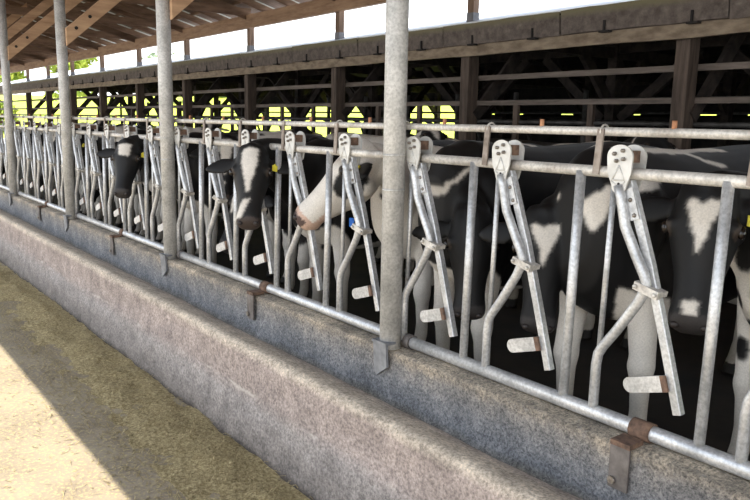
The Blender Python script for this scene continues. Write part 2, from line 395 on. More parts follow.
# interior frames of the rear barn: posts with braces
def make_frame():
    r = empty('barn_frame')
    for y in (7.6, 11.2, 15.2):
        g = MB(); zt = 3.36 + .234*(5.6-abs(y-10)); g.box((0,y,zt/2+.25), (.16,.16,zt-.5)); g.build('post', M['wood_dark'], r)
        for s in (-1, 1):
            if y > 15 and s > 0: continue
            g = MB(); g.beam((0,y,2.35), (0,y+s*1.15, min(3.5, 3.36+.234*(5.6-abs(y+s*1.15-10))-.1)), .08, .16); g.build('brace', M['wood_dark'], r)
    g = MB(); g.beam((0,4.6,3.3),(0,10,4.55),.08,.2); g.beam((0,10,4.55),(0,15.4,3.3),.08,.2); g.beam((0,4.7,3.2),(0,15.3,3.2),.06,.16); g.build('rafter', M['wood_dark'], r)
    return r
fr0 = None
for j in range(10):
    o = make_frame() if fr0 is None else copy_tree(fr0)
    if fr0 is None: fr0 = o
    o.location = (-4.07-3.085*j+.25, 0, 0)
    tag(o, 'dark timber frame with angled braces standing inside the rear barn', 'barn frame', 'dark frames inside the rear barn')
# knee braces running along the building in the middle and far rows
kb = None; j = 0
for y in (7.6,):
    for q in range(10):
        x = -4.07 - 3.085*q
        for s in (-1, 1):
            if kb is None:
                g = MB(); g.beam((0,0,2.2), (1.2,0,3.2), .08, .15); kb = g.build('knee_brace', M['wood_dark']); o = kb
            else: o = kb.copy(); col.objects.link(o)
            o.location = (x+.25+.16*s, y, 0); o.rotation_euler = (0,0,0 if s > 0 else math.pi)
            tag(o, 'slanting dark knee brace silhouetted against the field', 'brace', 'slanting braces in the rear barn')
for y, z, lab in ((7.6, 3.3, 'dark long plate beam on the middle posts of the rear barn'), (15.2, 3.28, 'dark long plate beam along the far eave of the rear barn')):
    g = MB(); g.beam((-33,y,z),(2,y,z),.1,.2); tag(g.build('plate_beam', M['wood_dark']), lab, 'beam')
# stall dividers (looped pipes)
sd = None
for row, y in (('front', 6.6),):
    for q in range(17):
        x = -6.0 - 1.2*q - (.4 if row == 'far' else 0)
        if sd is None:
            g = MB(); P = [(0,-.9,.5),(0,-.9,1.5),(0,-.8,1.72),(0,-.6,1.8),(0,.5,1.8),(0,.75,1.72),(0,.85,1.5),(0,.85,1.2),(0,.75,1.05),(0,.5,.95),(0,-.9,.95)]
            g.tube(P, .03, 8); g.tube([(0,-.9,.5),(0,-.9,2.2)], .035, 8); sd = g.build('stall_divider', M['pipe_dark']); o = sd
        else: o = sd.copy(); col.objects.link(o)
        o.location = (x, y, .35)
        tag(o, 'looped dark pipe stall divider inside the rear barn', 'stall divider', 'looped stall dividers')
for y in (5.7, 13.6):
    g = MB(); g.tube([(-33,y,2.42),(2,y,2.42)], .03, 8); tag(g.build('stall_rail', M['pipe_dark']), {5.7: 'dark pipe rail over the near stalls of the rear barn', 8.7: 'dark pipe rail over the middle stalls of the rear barn', 13.6: 'dark pipe rail near the far side of the rear barn'}[y], 'rail')
# far wall of the rear barn: dark boards with an open slit at the right, open field at the left
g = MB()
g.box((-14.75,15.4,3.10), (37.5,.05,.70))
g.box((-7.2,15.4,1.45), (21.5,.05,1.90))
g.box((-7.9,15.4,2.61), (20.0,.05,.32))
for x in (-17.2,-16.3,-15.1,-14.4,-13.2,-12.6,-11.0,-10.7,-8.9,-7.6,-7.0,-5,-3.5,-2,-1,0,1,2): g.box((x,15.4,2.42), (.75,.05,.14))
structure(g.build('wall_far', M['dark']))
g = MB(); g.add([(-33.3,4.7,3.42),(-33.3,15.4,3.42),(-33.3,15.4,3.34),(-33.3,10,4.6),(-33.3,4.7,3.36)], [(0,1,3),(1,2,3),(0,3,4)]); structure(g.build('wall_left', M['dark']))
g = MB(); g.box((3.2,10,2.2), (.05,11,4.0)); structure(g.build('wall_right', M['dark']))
# ------------------------------------------------------------------ steel poles with knee braces
def make_pole(far=False):
    r = empty('steel_pole')
    g = MB(); g.tube([(0,0,.89),(0,0,4.12)], .0585, 24); g.build('shaft', M['galv_pole'], r)
    for z in (1.93, 1.75, 3.1):
        g = MB(); g.tube([(0,0,z-.006),(0,0,z+.006)], .0605, 24); g.build('weld_seam', M['galv_pole'], r)
    g = MB(); vs = [(-.055,-.075,.93),(.055,-.075,.93),(.055,-.068,.80),(-.035,-.066,.735),(-.055,-.066,.76)]
    vs += [(x, y+.016, z) for x, y, z in vs]
    g.add(vs, [(0,1,2,3,4),(9,8,7,6,5)] + [(i, i+5, (i+1) % 5+5, (i+1) % 5) for i in range(5)]); g.box((0,-.045,.93), (.12,.07,.014)); g.build('foot_plate', M['strap'], r)
    for xa, xb in ((.075,.12),(-.09,-.07)):
        g = MB(); g.tube([(xa,.06,.935),(xb,.06,.935)], .040, 14); g.build('rail_collar', M['bracket'], r)
    return r
pole_lab = {1: 'nearest tall grey steel pole, right of the white-faced cow', 2: 'second tall grey steel pole, left of the blaze-faced cow', 3: 'third tall grey steel pole, left of the square-starred black cow', 4: 'farthest steel pole in view at the left edge', 0: 'steel pole beyond the right edge of the picture', 5: 'steel pole beyond the left edge of the picture'}
p0 = None
for j in range(0, 6):
    o = make_pole() if p0 is None else copy_tree(p0)
    if p0 is None: p0 = o
    o.location = (.097-3.05*j, 0, 0); tag(o, pole_lab[j], 'pole', 'tall grey steel poles along the feed fence')
br_lab = {1: 'angled timber brace at the top of the nearest pole, above the frame', 2: 'angled timber brace bolted to the second steel pole', 3: 'long angled timber brace bolted to the third steel pole', 4: 'long angled timber brace bolted to the farthest steel pole', 5: 'angled timber brace seen behind the farthest pole, further along'}
for j in range(1, 7):
    x = .097-3.05*j + .06
    r = empty('knee_brace', (x, 0, 0))
    tag(r, br_lab.get(j, 'most distant angled timber brace at the left edge'), 'brace', 'timber knee braces on the steel poles')
    sl = .88; y0 = .03; y1 = 1.72; zc0 = 2.99
    g = MB(); hv = .10
    pts = [(y0, zc0-hv), (y1, zc0-hv+sl*(y1-y0)), (y1, zc0+hv+sl*(y1-y0)), (y0, zc0+hv)]
    vs = [(xx, y, z) for xx in (0, .05) for y, z in pts]
    g.add(vs, [(0,1,2,3),(7,6,5,4)] + [(i, i+4, (i+1) % 4+4, (i+1) % 4) for i in range(4)]); g.build('timber', M['brace'], r, bevel=.005)
    for yy in (.14, .30):
        g = MB(); z = zc0 + sl*(yy-y0)+.01; g.tube([(.05,yy,z),(.062,yy,z)], .02, 8); g.build('bolt', M['wood_dark'], r)
# ------------------------------------------------------------------ headlock fence
ZB, ZL, ZT = .935, 1.92, 2.078
YB, YL = .06, .09
def lockmeshes(parent_mats=None):
    P = {}
    g = MB()   # fixed bent bar
    pts = [(.200,ZL-.045),(.215,ZL-.09),(.243,ZL-.20),(.302,ZL-.31),(.340,ZL-.375),(.352,ZL-.405),(.345,ZL-.44),(.318,ZL-.49),(.235,ZL-.62),(.175,ZL-.705),(.160,ZL-.735),(.154,ZL-.78),(.154,ZB)]
    g.tube([(x, .052 if z > ZL-.45 else .058, z) for x, z in pts], .0205, 12); P['bent_bar'] = g.mesh('bent_bar')
    g = MB()
    g.tube([(x, .088, z) for x, z in [(.226,ZL-.03),(.252,ZL-.10),(.340,ZL-.34),(.422,ZL-.60),(.508,ZL-.885)]], .0172, square=True); P['swing_bar'] = g.mesh('swing_bar')
    g = MB(); c = V((.362,.045,ZL-.428)); rot = Matrix.Rotation(math.radians(14), 3, 'Y'); g.box(c, (.105,.03,.032), rot); g.box(c + V((0,.03,0)), (.105,.05,.02), rot)
    for dx in (-.042,.042): g.ball(c + rot @ V((dx,-.022,0)), .009, 8, 5)
    P['clamp'] = g.mesh('clamp')
    g = MB(); g.beam((.236,.064,ZL-.055), (.276,.064,ZL-.172), .038, .008, (0,1,0)); P['pivot_bracket'] = g.mesh('pivot_bracket')
    # paddle: perpendicular to the swing bar
    a = V((.455,ZL-.785)) if False else None
    ax = V((.95, 0, .31)); up = V((-.31,0,.95)); base = V((.462,0,ZL-.772))
    out = []
    for q in range(9):
        t = math.pi/2 + math.pi*q/8; out.append((-.155 + .030*math.cos(t), .031*math.sin(t)))
    out += [(0,-.031),(0,.031)]
    g = MB(); n = len(out); vs = []
    for y in (.055, .070):
        for s, t in out: p = base + ax*s + up*t; vs.append((p.x, y, p.z))
    g.add(vs, [tuple(range(n)), tuple(range(2*n-1,n-1,-1))] + [(i, i+n, (i+1) % n+n, (i+1) % n) for i in range(n)]); P['paddle'] = g.mesh('paddle')
    g = MB(); p = base + ax*(-.008); g.box((p.x, .060, p.z), (.022,.012,.062), Matrix.Rotation(math.radians(-18), 3, 'Y')); P['paddle_mount'] = g.mesh('paddle_mount')
    g = MB(); g.tube([(.158,.085,ZL-.02),(.156,.07,ZL-.73)], .012, 10); P['thin_bar'] = g.mesh('thin_bar')
    # lock plates: tall rounded shield, wider at the top
    def shield(cx, cz):
        o = []
        for q in range(13):
            t = math.pi*q/12; o.append((cx + .056*math.cos(t), cz + .045 + .045*math.sin(t)))
        o += [(cx-.05, cz-.02)]
        for q in range(9):
            t = math.pi + math.pi*q/8; o.append((cx + .004 + .032*math.cos(t), cz - .068 + .03*math.sin(t)))
        o += [(cx+.052, cz-.02)]
        return o
    cx, cz = .198, ZL + .02
    g = MB(); g.prism(shield(cx, cz), .048, .056); P['lock_plate'] = g.mesh('lock_plate')
    g = MB(); g.prism(shield(cx+.01, cz), .122, .130); P['back_plate'] = g.mesh('back_plate')
    g = MB(); g.box((cx+.018,.09,cz+.045), (.045,.064,.045)); P['spacer'] = g.mesh('spacer')
    B = []
    for dx, dz in ((-.022,.055),(.014,.068),(.018,.036),(-.012,.028)):
        g = MB(); g.tube([(cx+dx,.049,cz+dz),(cx+dx,.039,cz+dz)], .0085, 6); g.ball((cx+dx,.039,cz+dz), .007, 8, 5); B.append(g.mesh('bolt'))
    P['bolts'] = B; P['pivot_bolts'] = []
    for xx, zz in ((.250,ZL-.098),(.272,ZL-.155)):
        g = MB(); g.ball((xx,.060,zz), .009, 8, 5); P['pivot_bolts'].append(g.mesh('bolt'))
    # embossed triangle outline and dot
    g = MB(); T = [(-.026,-.045),(.026,-.045),(0,.012)]
    for q in range(3):
        a, b = T[q], T[(q+1) % 3]; g.tube([(cx+a[0],.0475,cz+a[1]),(cx+b[0],.0475,cz+b[1])], .0032, 6)
    g.tube([(cx-.03,.0475,cz-.05),(cx+.004,.0475,cz-.072)], .0028, 6); g.tube([(cx+.03,.0475,cz-.05),(cx+.004,.0475,cz-.072)], .0028, 6)
    P['emblem'] = g.mesh('emblem')
    g = MB(); g.tube([(cx+.003,.048,cz-.06),(cx+.003,.046,cz-.06)], .0055, 8); P['hole'] = g.mesh('hole')
    g = MB(); g.beam((.082,.066,ZL-.01), (.094,.066,ZT+.01), .030, .008, (0,1,0)); P['hanger'] = g.mesh('hanger')
    g = MB(); g.tube([(.092, .09+.026*math.cos(t), ZT+.026*math.sin(t)) for t in np.linspace(-.5, math.pi+.9, 12)], .0045, 6); P['hook'] = g.mesh('hook')
    g = MB(); g.tube([(0,.083,ZL),(0,.06,ZB)], .0205, 14); P['stanchion'] = g.mesh('stanchion')
    g = MB(); g.tube([(0,.0838,ZL-.014),(0,.0825,ZL-.045)], .026, 14); P['weld'] = g.mesh('weld')
    return P
LM = lockmeshes()
def mobj(name, me, m, parent, x=0):
    o = bpy.data.objects.new(name, me); col.objects.link(o)
    if not me.materials: me.materials.append(m)
    o.parent = parent; o.location.x = x; return o
panel_lab = ['nearest galvanised headlock fence panel, right of the nearest steel pole', 'second galvanised headlock panel, between the nearest and second steel poles', 'third headlock panel, between the second and third steel poles, around the square-starred cow', 'fourth headlock panel, between the third and farthest steel poles', 'last headlock panel in view, at the left edge beyond the farthest pole']
def make_panel():
    r = empty('headlock_panel')
    # panel origin = right pole; local x runs from -3.05 to 0
    g = MB(); g.tube([(-3.05+.0,YL,ZL),(-.0,YL,ZL)], .0225, 16); lr = g.build('lock_rail', M['galv_dirty'], r)
    g = MB(); g.tube([(-2.95,YB,ZB),(-.10,YB,ZB)], .031, 16); g.build('bottom_rail', M['galv'], r)
    for q in range(5):
        s = -1.329 - .61*(q-2) ; s = -.109 - .61*q - .0   # stanchion positions relative to the right pole
        s = -.109 - .61*q
        st = mobj('stanchion', LM['stanchion'], M['galv'], r, s)
    for q in range(5):
        s = -.719 - .61*q if False else -.109 - .61*(q+1)
        if q == 4: s = -3.159
        bb = mobj('bent_bar', LM['bent_bar'], M['galv'], r, s); mobj('clamp', LM['clamp'], M['galv_dirty'], bb)
        sw = mobj('swing_bar', LM['swing_bar'], M['galv'], r, s); pd = mobj('paddle', LM['paddle'], M['galv'], sw); mobj('pivot_bracket', LM['pivot_bracket'], M['galv'], sw); [mobj('bolt', q_, M['bolt'], sw) for q_ in LM['pivot_bolts']]; mobj('paddle_mount', LM['paddle_mount'], M['rust'], sw)
        mobj('thin_bar', LM['thin_bar'], M['galv'], r, s)
        lp = mobj('lock_plate', LM['lock_plate'], M['plate'], r, s)
        for bm_ in LM['bolts']: mobj('bolt', bm_, M['bolt'], lp)
        mobj('emblem', LM['emblem'], M['plate'], lp); mobj('hole', LM['hole'], M['dark'], lp)
        bp = mobj('back_plate', LM['back_plate'], M['plate'], r, s); mobj('spacer', LM['spacer'], M['rust'], bp)
        hg = mobj('hanger', LM['hanger'], M['hanger'], r, s); mobj('hook', LM['hook'], M['galv_dirty'], hg)
    return r
pn0 = make_panel()
for j in range(5):
    o = pn0 if j == 0 else copy_tree(pn0)
    o.location = (.097 - 3.05*j, 0, 0); tag(o, panel_lab[j], 'headlock panel', 'galvanised headlock panels')
# top control pipe
tp = empty('top_rail'); tag(tp, 'long pale pipe along the top of the headlocks with rusty pins', 'rail')
g = MB(); g.tube([(-19,YL,ZT),(3.2,YL,ZT)], .0175, 14); g.build('pipe', M['galv_dirty'], tp)
pin = None
for q in range(24):
    if pin is None:
        g = MB(); g.tube([(0,YL,ZT-.012),(0,YL,ZT+.045)], .0095, 8); pin = g.build('pin', M['rustpin'], tp); o = pin
    else: o = pin.copy(); col.objects.link(o); o.parent = tp
    o.location.x = -.845 - .61*q
# straps bolted to the curb at mid bay
slab_ = ['nearest dark steel strap holding the bottom rail to the curb wall', 'second steel strap on the curb, below the blaze-faced cow', 'third steel strap on the curb wall, beyond the second pole', 'farthest small steel strap on the curb wall']
sp0 = None
for j in range(4):
    if sp0 is None:
        r = empty('curb_strap')
        g = MB(); g.box((0,-.063,.815), (.085,.012,.19)); g.build('plate', M['bracket'], r, bevel=.003)
        g = MB(); g.tube([(-.022,-.066,.755),(-.022,-.082,.755)], .016, 6); g.build('bolt', M['bolt'], r)
        g = MB(); g.box((.0,-.025,.905), (.085,.09,.02)); g.tube([(-.03,YB,ZB),(.055,YB,ZB)], .04, 14); g.build('collar', M['rust'], r)
        sp0 = r
    else: r = copy_tree(sp0)
    r.location = (-1.47-2.96*j, 0, 0); tag(r, slab_[j], 'strap', 'steel straps on the curb wall')
# ------------------------------------------------------------------ spilled feed along the step
g = MB(); xs = list(np.arange(-14, 1.5, .05)); ys = np.linspace(-1.02, -.30, 22)
xs = [-44,-36,-30,-25,-21,-18,-16] + xs; vs = []
for x in xs:
    for y in ys:
        t = (y+1.02)/.72; e = max(0, 1-abs(t-.62)/.62)
        h = .045*e**1.2*(.55+.9*max(0, .5+mnoise.fractal(V((x*2.1, y*4, 0)), 1, 2, 4))) + .016*mnoise.noise(V((x*11, y*11, 1)))*e
        vs.append((x, y + .07*mnoise.noise(V((x*1.6, 2, y))), h - .014 + .012*mnoise.fractal(V((x*5, y*5, 3)), 1, 2, 4) - (.03 if t < .08 else 0)))
k = len(ys); g.add(vs, [(i*k+j, i*k+j+1, (i+1)*k+j+1, (i+1)*k+j) for i in range(len(xs)-1) for j in range(k-1)], True)
nst = 13000
for i in range(nst):
    x = -1.2 - 9.5*random.random()**1.5
    if i < 7500: y = random.gauss(-.62, .13); z0 = .045
    elif i < 11500: y = -.85 - abs(random.gauss(0, .16)); z0 = .004
    else: y = random.uniform(-2.3, -.4); z0 = .004
    if y > -.37: continue
    if z0 > .01:
        t = (y+1.02)/.72; e = max(0, 1-abs(t-.62)/.62); z0 = .004 + .045*e**1.2*(.55+.9*max(0, .5+mnoise.fractal(V((x*2.1, y*4, 0)), 1, 2, 4)))
    a = random.uniform(0, 6.28); L = random.uniform(.008, .034); w = random.uniform(.0012, .003); tl = random.gauss(0, .3)
    d = V((math.cos(a)*L, math.sin(a)*L, math.sin(tl)*L)); sd_ = V((-math.sin(a), math.cos(a), 0))*w; c = V((x, y, z0+random.uniform(0,.008)))
    g.add([c-d-sd_, c-d+sd_, c+d+sd_, c+d-sd_], [(0,1,2,3)])
o = g.build('chopped_feed', M['feed']); tag(o, 'yellow-brown chopped feed spilled along the foot of the concrete step', 'feed', None, 'stuff')
# ------------------------------------------------------------------ cows
def unit(v): v = np.asarray(v, float); return v/np.linalg.norm(v)
def ring(c, u, w, a, b, p=2.3, n=28, taper=0.0):
    out = []
    for k in range(n):
        t = 2*math.pi*k/n; cs, sn = math.cos(t), math.sin(t)
        x = math.copysign(abs(cs)**(2/p), cs); y = math.copysign(abs(sn)**(2/p), sn)
        out.append(c + u*(a*y) + w*(b*x*(1 - taper*(-y if y < 0 else 0))))
    return out
def loft(mb, rings):
    m = len(rings[0]); vs = [v for r in rings for v in r]; fs = []
    for i in range(len(rings)-1):
        for k in range(m): fs.append((i*m+k, i*m+(k+1) % m, (i+1)*m+(k+1) % m, (i+1)*m+k))
    fs += [tuple(range(m))[::-1], tuple(range((len(rings)-1)*m, len(rings)*m))]
    mb.add(vs, fs, True)
def pnoise(p, seed, f):
    r = np.random.default_rng(seed); o = np.zeros(len(p))
    for q in range(9):
        k = r.normal(size=3); k = k/np.linalg.norm(k)*f*(.6+.35*q); o += np.sin(p@k + r.uniform(0, 6.28))/(1+.35*q)
    return o/2.2
HEAD_ST = [(t, c, a*1.06, b*kb) for (t, c, a, b), kb in zip([(-.07,-.02,.07,.08),(-.03,-.015,.10,.095),(.03,-.025,.128,.103),(.09,-.04,.142,.112),(.15,-.047,.143,.118),(.20,-.05,.138,.113),(.27,-.05,.122,.097),(.34,-.046,.104,.083),(.41,-.040,.090,.076),(.46,-.035,.082,.077),(.505,-.033,.080,.083),(.54,-.036,.070,.079),(.562,-.04,.050,.064),(.574,-.042,.026,.04)], [1.15]*7+[1.13]*7)]
WHITE = np.array([.78,.73,.66]); BLACK = np.array([.0065,.0064,.0069])
def make_cow(name, label, origin, ang, poll, hdir, hs=1.0, coat=None, roll=0.0, seed=1, tags=(1,), tail=True, voxel=.0135, ear_droop=.12, group=None, nose='dark', scale=1.0, chin_tag=False):
    O = np.array([origin[0], origin[1], .5]); F = np.array([math.sin(ang), -math.cos(ang), 0]); Lf = np.array([math.cos(ang), math.sin(ang), 0]); Z = np.array([0,0,1.])
    W = lambda f, s, z: O + scale*(F*f + Lf*s + Z*z)
    mb = MB()
    body = [(-1.44,1.27,1.08,.08),(-1.38,1.36,.98,.17),(-1.25,1.42,.86,.235),(-1.05,1.45,.76,.27),(-.80,1.445,.68,.285),(-.50,1.43,.60,.305),(-.2,1.42,.56,.315),(.05,1.43,.565,.305),(.25,1.455,.60,.265),(.40,1.465,.64,.235),(.52,1.43,.70,.205),(.60,1.36,.78,.16),(.64,1.27,.90,.10)]
    loft(mb, [ring(W(f,0,(zt+zb)/2), Z, Lf, scale*(zt-zb)/2, scale*w, 2.35, 32) for f, zt, zb, w in body])
    # spine ridge and hip points
    for s in (-1, 1):
        mb.ball(W(-.98, s*.235, 1.33), .10, 12, 8); mb.ball(W(-1.36, s*.12, 1.26), .085, 10, 7)
        mb.ball(W(.40, s*.185, 1.12), .12, 14, 9, (1,1,1.7))
    P = np.array(poll, float); h = unit(hdir); n = Z - h*np.dot(Z, h); n = unit(n); l = np.cross(n, h)
    if roll: n, l = n*math.cos(roll)+l*math.sin(roll), l*math.cos(roll)-n*math.sin(roll)
    # neck: bezier from shoulder to behind poll
    S = W(.36, 0, 1.10); E = P - h*.02*hs - n*.03*hs
    d = np.linalg.norm(E-S); back = unit(unit(E-S)*.75 + h*.35 + n*.12)
    c1 = S + (F*.6 + Z*.25)*d*.38; c2 = E - back*d*.36
    rg = []
    for q in range(9):
        t = q/8; p = (1-t)**3*S + 3*(1-t)**2*t*c1 + 3*(1-t)*t*t*c2 + t**3*E
        tg = unit(3*(1-t)**2*(c1-S) + 6*(1-t)*t*(c2-c1) + 3*t*t*(E-c2))
        u0 = Z*(1-t) + n*t + .0; u = unit(u0 - tg*np.dot(u0, tg)); w = np.cross(tg, u)
        a = (.33*(1-t)**1.2 + .125*t**.8*1.0) if t < 1 else .115; a = .34 + (.125-.34)*t**.75; b_ = .19 + (.085-.19)*t**.7
        rg.append(ring(p - u*.02, u, w, a*scale, b_*scale, 2.2, 24))
    loft(mb, rg)
    H = lambda t, x, nn: P + hs*(h*t + l*x + n*nn)
    loft(mb, [ring(H(t,0,c), n, l, a*hs, b*hs, 2.35, 28, .32 if .0 < t < .46 else .15) for t, c, a, b in HEAD_ST])
    for s in (-1, 1):
        mb.ball(H(.150, s*.113, .040), .036*hs, 12, 8)                # brow
        mb.ball(H(.13, s*.085, -.115), .066*hs, 12, 8)                 # cheek
        mb.ball(H(.530, s*.058, .0), .030*hs, 10, 7)               # nostril wing
        # ear: leaf shape
        e0 = H(.055, s*.085, -.015); ed = unit(l*s*1.0 - n*.10 + h*ear_droop - Z*.04); eb = unit(h - ed*np.dot(h, ed)); en = np.cross(ed, eb)
        rr = []
        for t, wd in ((-.02,.032),(.03,.036),(.08,.058),(.14,.070),(.195,.060),(.24,.037),(.268,.012)):
            rr.append(ring(e0 + ed*t*hs, eb, en, wd*hs, .017*hs, 2, 14))
        loft(mb, rr)
    mb.ball(H(-.015,0,.06), .055*hs, 12, 8, (1,1,1))                    # poll knob
    mb.ball(H(.50,0,-.085), .048*hs, 10, 7)                             # chin
    # legs
    J = lambda pts, q=16: loft(mb, [ring(W(f,s,z), unit(F + Z*0.02), Lf, ra*scale, rb*scale, 2.1, q) for f, s, z, ra, rb in pts])
    r = random.Random(seed)
    for s in (-1, 1):
        df = r.uniform(-.05, .08)
        J([(.34,s*.15,1.05,.14,.09),(.33+df*.3,s*.165,.80,.105,.085),(.33+df*.6,s*.17,.62,.07,.066),(.33+df,s*.17,.47,.062,.060),(.335+df,s*.17,.42,.065,.065),(.33+df,s*.17,.34,.048,.048),(.325+df,s*.17,.20,.042,.042),(.33+df,s*.17,.12,.046,.046),(.355+df,s*.17,.07,.05,.048),(.375+df,s*.17,.03,.062,.056),(.375+df,s*.17,.0,.066,.058)])
        df = r.uniform(-.10, .06)
        J([(-1.10,s*.13,1.15,.22,.11),(-1.04,s*.17,.92,.20,.105),(-1.02,s*.185,.76,.155,.095),(-1.09,s*.18,.63,.10,.07),(-1.18+df*.5,s*.17,.53,.066,.05),(-1.215+df,s*.165,.46,.055,.045),(-1.205+df,s*.165,.36,.042,.038),(-1.185+df,s*.165,.20,.038,.036),(-1.17+df,s*.165,.12,.046,.045),(-1.14+df,s*.165,.06,.054,.05),(-1.12+df,s*.165,.0,.066,.058)])
    mb.ball(W(-.88,0,.66), .17, 16, 10, (1.15,1.0,.8))                  # udder
    if tail: loft(mb, [ring(W(f,.02,z), F, Lf, a, a, 2, 10) for f, z, a in ((-1.40,1.36,.035),(-1.475,1.33,.03),(-1.50,1.2,.026),(-1.50,.95,.022),(-1.49,.72,.022),(-1.485,.6,.038),(-1.48,.47,.036),(-1.48,.36,.012))])
    me = mb.mesh(name)
    tmp = bpy.data.objects.new('tmp', me); col.objects.link(tmp)
    md = tmp.modifiers.new('r', 'REMESH'); md.mode = 'VOXEL'; md.voxel_size = voxel; md.use_smooth_shade = True
    ms_ = tmp.modifiers.new('s', 'SMOOTH'); ms_.factor = .5; ms_.iterations = 6
    dg = bpy.context.evaluated_depsgraph_get(); me2 = bpy.data.meshes.new_from_object(tmp.evaluated_get(dg)); bpy.data.objects.remove(tmp); bpy.data.meshes.remove(me)
    me2.name = 'body'
    nv = len(me2.vertices); co = np.empty(nv*3, np.float32); me2.vertices.foreach_get('co', co); p = co.reshape(-1,3).astype(float)
    q = (p - O)/scale; f = q@F; s = q@Lf; z = q@Z
    hp = (p - P)/hs; ht = hp@h; hl = hp@l; hn = hp@n
    loc = np.stack([f, s, z], 1)
    wob = pnoise(loc, seed*7+1, 6.0)*.10 + pnoise(loc, seed*7+2, 22.0)*.05 + pnoise(loc, seed*7+3, 60)*.025
    coat = coat or {}
    wmask = np.zeros(nv) if coat.get('base', 'b') == 'b' else np.ones(nv)
    if 'thr' in coat: wmask = ((pnoise(loc, seed, coat.get('freq', 3.2)) + wob*.6) > coat['thr']).astype(float)
    inhead = (ht > -.08) & (np.abs(hl) < .36) & (ht < .65) & (hn > -.25) & (hn < .2)
    for kind, bf, bs, bz, rf, rs, rz in coat.get('blobs', ()):
        dd = np.sqrt(((f-bf)/rf)**2 + ((s-bs)/rs)**2 + ((z-bz)/rz)**2) + wob*1.2
        wmask[dd < 1] = 1.0 if kind == 'w' else 0.0
    for pts, rad in coat.get('strokes', ()):          # thin irregular markings along the left flank
        for (fa, za), (fb, zb_) in zip(pts[:-1], pts[1:]):
            ex, ez = fb-fa, zb_-za; t = np.clip(((f-fa)*ex + (z-za)*ez)/(ex*ex+ez*ez), 0, 1)
            dd = np.hypot(f-fa-t*ex, z-za-t*ez); wmask[(dd + wob*.06 < rad) & (s > -.10) & ~(inhead & (np.abs(hl) < .18) & (hn > -.20))] = 1.0
    # lower legs mostly white
    lw = coat.get('legs', .55); wmask[(z + wob*.5 < lw)] = 1.0
    # head
    hw = coat.get('head', 'b'); wh = wob*.35
    if coat.get('head_reset', True): wmask[inhead] = 0.0 if hw == 'b' else 1.0
    bz = coat.get('blaze')
    if bz == 'triangle':
        wd = np.clip(.072*(1-(ht-.06)/.20), 0, .068); m_ = inhead & (ht > .05 + .02*np.exp(-(hl/.02)**2) + wh*.3) & (ht < .27) & (np.abs(hl + wh*.4) < wd + wh*.15) & (hn > -.01)
        wmask[m_] = 1
    elif bz == 'square':
        m_ = inhead & (ht > .02+wh*.2) & (ht < .15+wh*.3) & (np.abs(hl) < .066 - .16*np.clip(ht-.03, 0, 1) + wh*.25) & (hn > 0); wmask[m_] = 1
    elif bz == 'stripe':
        wd = np.where(ht < .12, .052, np.clip(.052 - (ht-.12)*.24, .0, .05)); m_ = inhead & (ht > .0) & (ht < .33) & (np.abs(hl+wh*.3) < wd + wh*.2) & (hn > -.02); wmask[m_] = 1
        m_ = inhead & (ht > .38) & (ht < .52) & (np.abs(hl + .02 + (ht-.40)*.42 + wh*.1) < .022 + wh*.1) & (hn > -.02); wmask[m_] = 1
    if coat.get('snip'):
        m_ = inhead & (ht > .455) & (ht < .515) & (np.abs(hl+.005) < .026 + wh*.4) & (hn > .0); wmask[m_] = 1
    for kind, t0, l0, n0, rt, rl, rn in coat.get('hblobs', ()):
        dd = np.sqrt(((ht-t0)/rt)**2 + ((hl-l0)/rl)**2 + ((hn-n0)/rn)**2) + wob*.8
        wmask[(dd < 1) & inhead] = 1.0 if kind == 'w' else 0.0
    ears = (ht > -.09) & (ht < .24) & (np.abs(hl) > .150) & (np.abs(hl) < .40) & (np.abs(hn) < .2)
    wmask[ears] = coat.get('ears', 0.0)
    # soften the border by averaging over mesh edges
    ne = len(me2.edges); ed = np.empty(ne*2, np.int32); me2.edges.foreach_get('vertices', ed); ed = ed.reshape(-1,2)
    deg = np.bincount(ed.ravel(), minlength=nv).astype(float); deg[deg == 0] = 1
    for _ in range(1):
        acc = np.bincount(ed[:,0], wmask[ed[:,1]], nv) + np.bincount(ed[:,1], wmask[ed[:,0]], nv); wmask = .5*wmask + .5*acc/deg
    dirt = np.clip((.62 - z)/.5 + wob*.9, 0, 1)[:,None]*.6 + np.clip(wob*1.5, 0, .25)[:,None]
    wc = WHITE[None]*(1-dirt) + np.array([.20,.155,.10])[None]*dirt
    bc = BLACK[None]*(1 + np.clip(wob*2, -.4, .6)[:,None]) + dirt*np.array([.02,.014,.008])[None]
    c = bc*(1-wmask[:,None]) + wc*wmask[:,None]
    # muzzle skin and inner ear, hooves
    mz = inhead & (ht > .50 + wob*.15) & (hn > -.11)
    if nose == 'pink':
        pk = mz | (inhead & (ht > .40) & (hn < -.085)); c[pk] = np.array([.60,.42,.33]); c[mz & (ht > .525 + wob*.2) & (hn > -.05)] = np.array([.09,.06,.055])
    elif nose == 'half':
        c[mz] = np.array([.03,.027,.028]); mh = mz & (hl > .01) & (hl < .05) & (ht > .545); c[mh & (wob > .0)] = np.array([.33,.22,.18])
    else: c[mz] = np.array([.035,.031,.031])
    if nose == 'brown': c[mz] = np.array([.05,.036,.031])
    for sg in (-1, 1):
        de = np.sqrt((ht-.160)**2 + (hl-sg*.13)**2 + (hn-.034)**2); c[(de < .036)] = np.array([.05,.038,.03])
    c[z < .075] = np.array([.02,.017,.014])
    rgba = np.ones((nv,4), np.float32); rgba[:,:3] = c
    a = me2.color_attributes.new('coat', 'FLOAT_COLOR', 'POINT'); a.data.foreach_set('color', rgba.ravel())
    me2.vertices.foreach_set('co', (p - O).astype(np.float32).ravel()); me2.update()
    root = empty(name, tuple(O)); bo = bpy.data.objects.new('body', me2); col.objects.link(bo); me2.materials.clear(); me2.materials.append(M['coat']); bo.parent = root
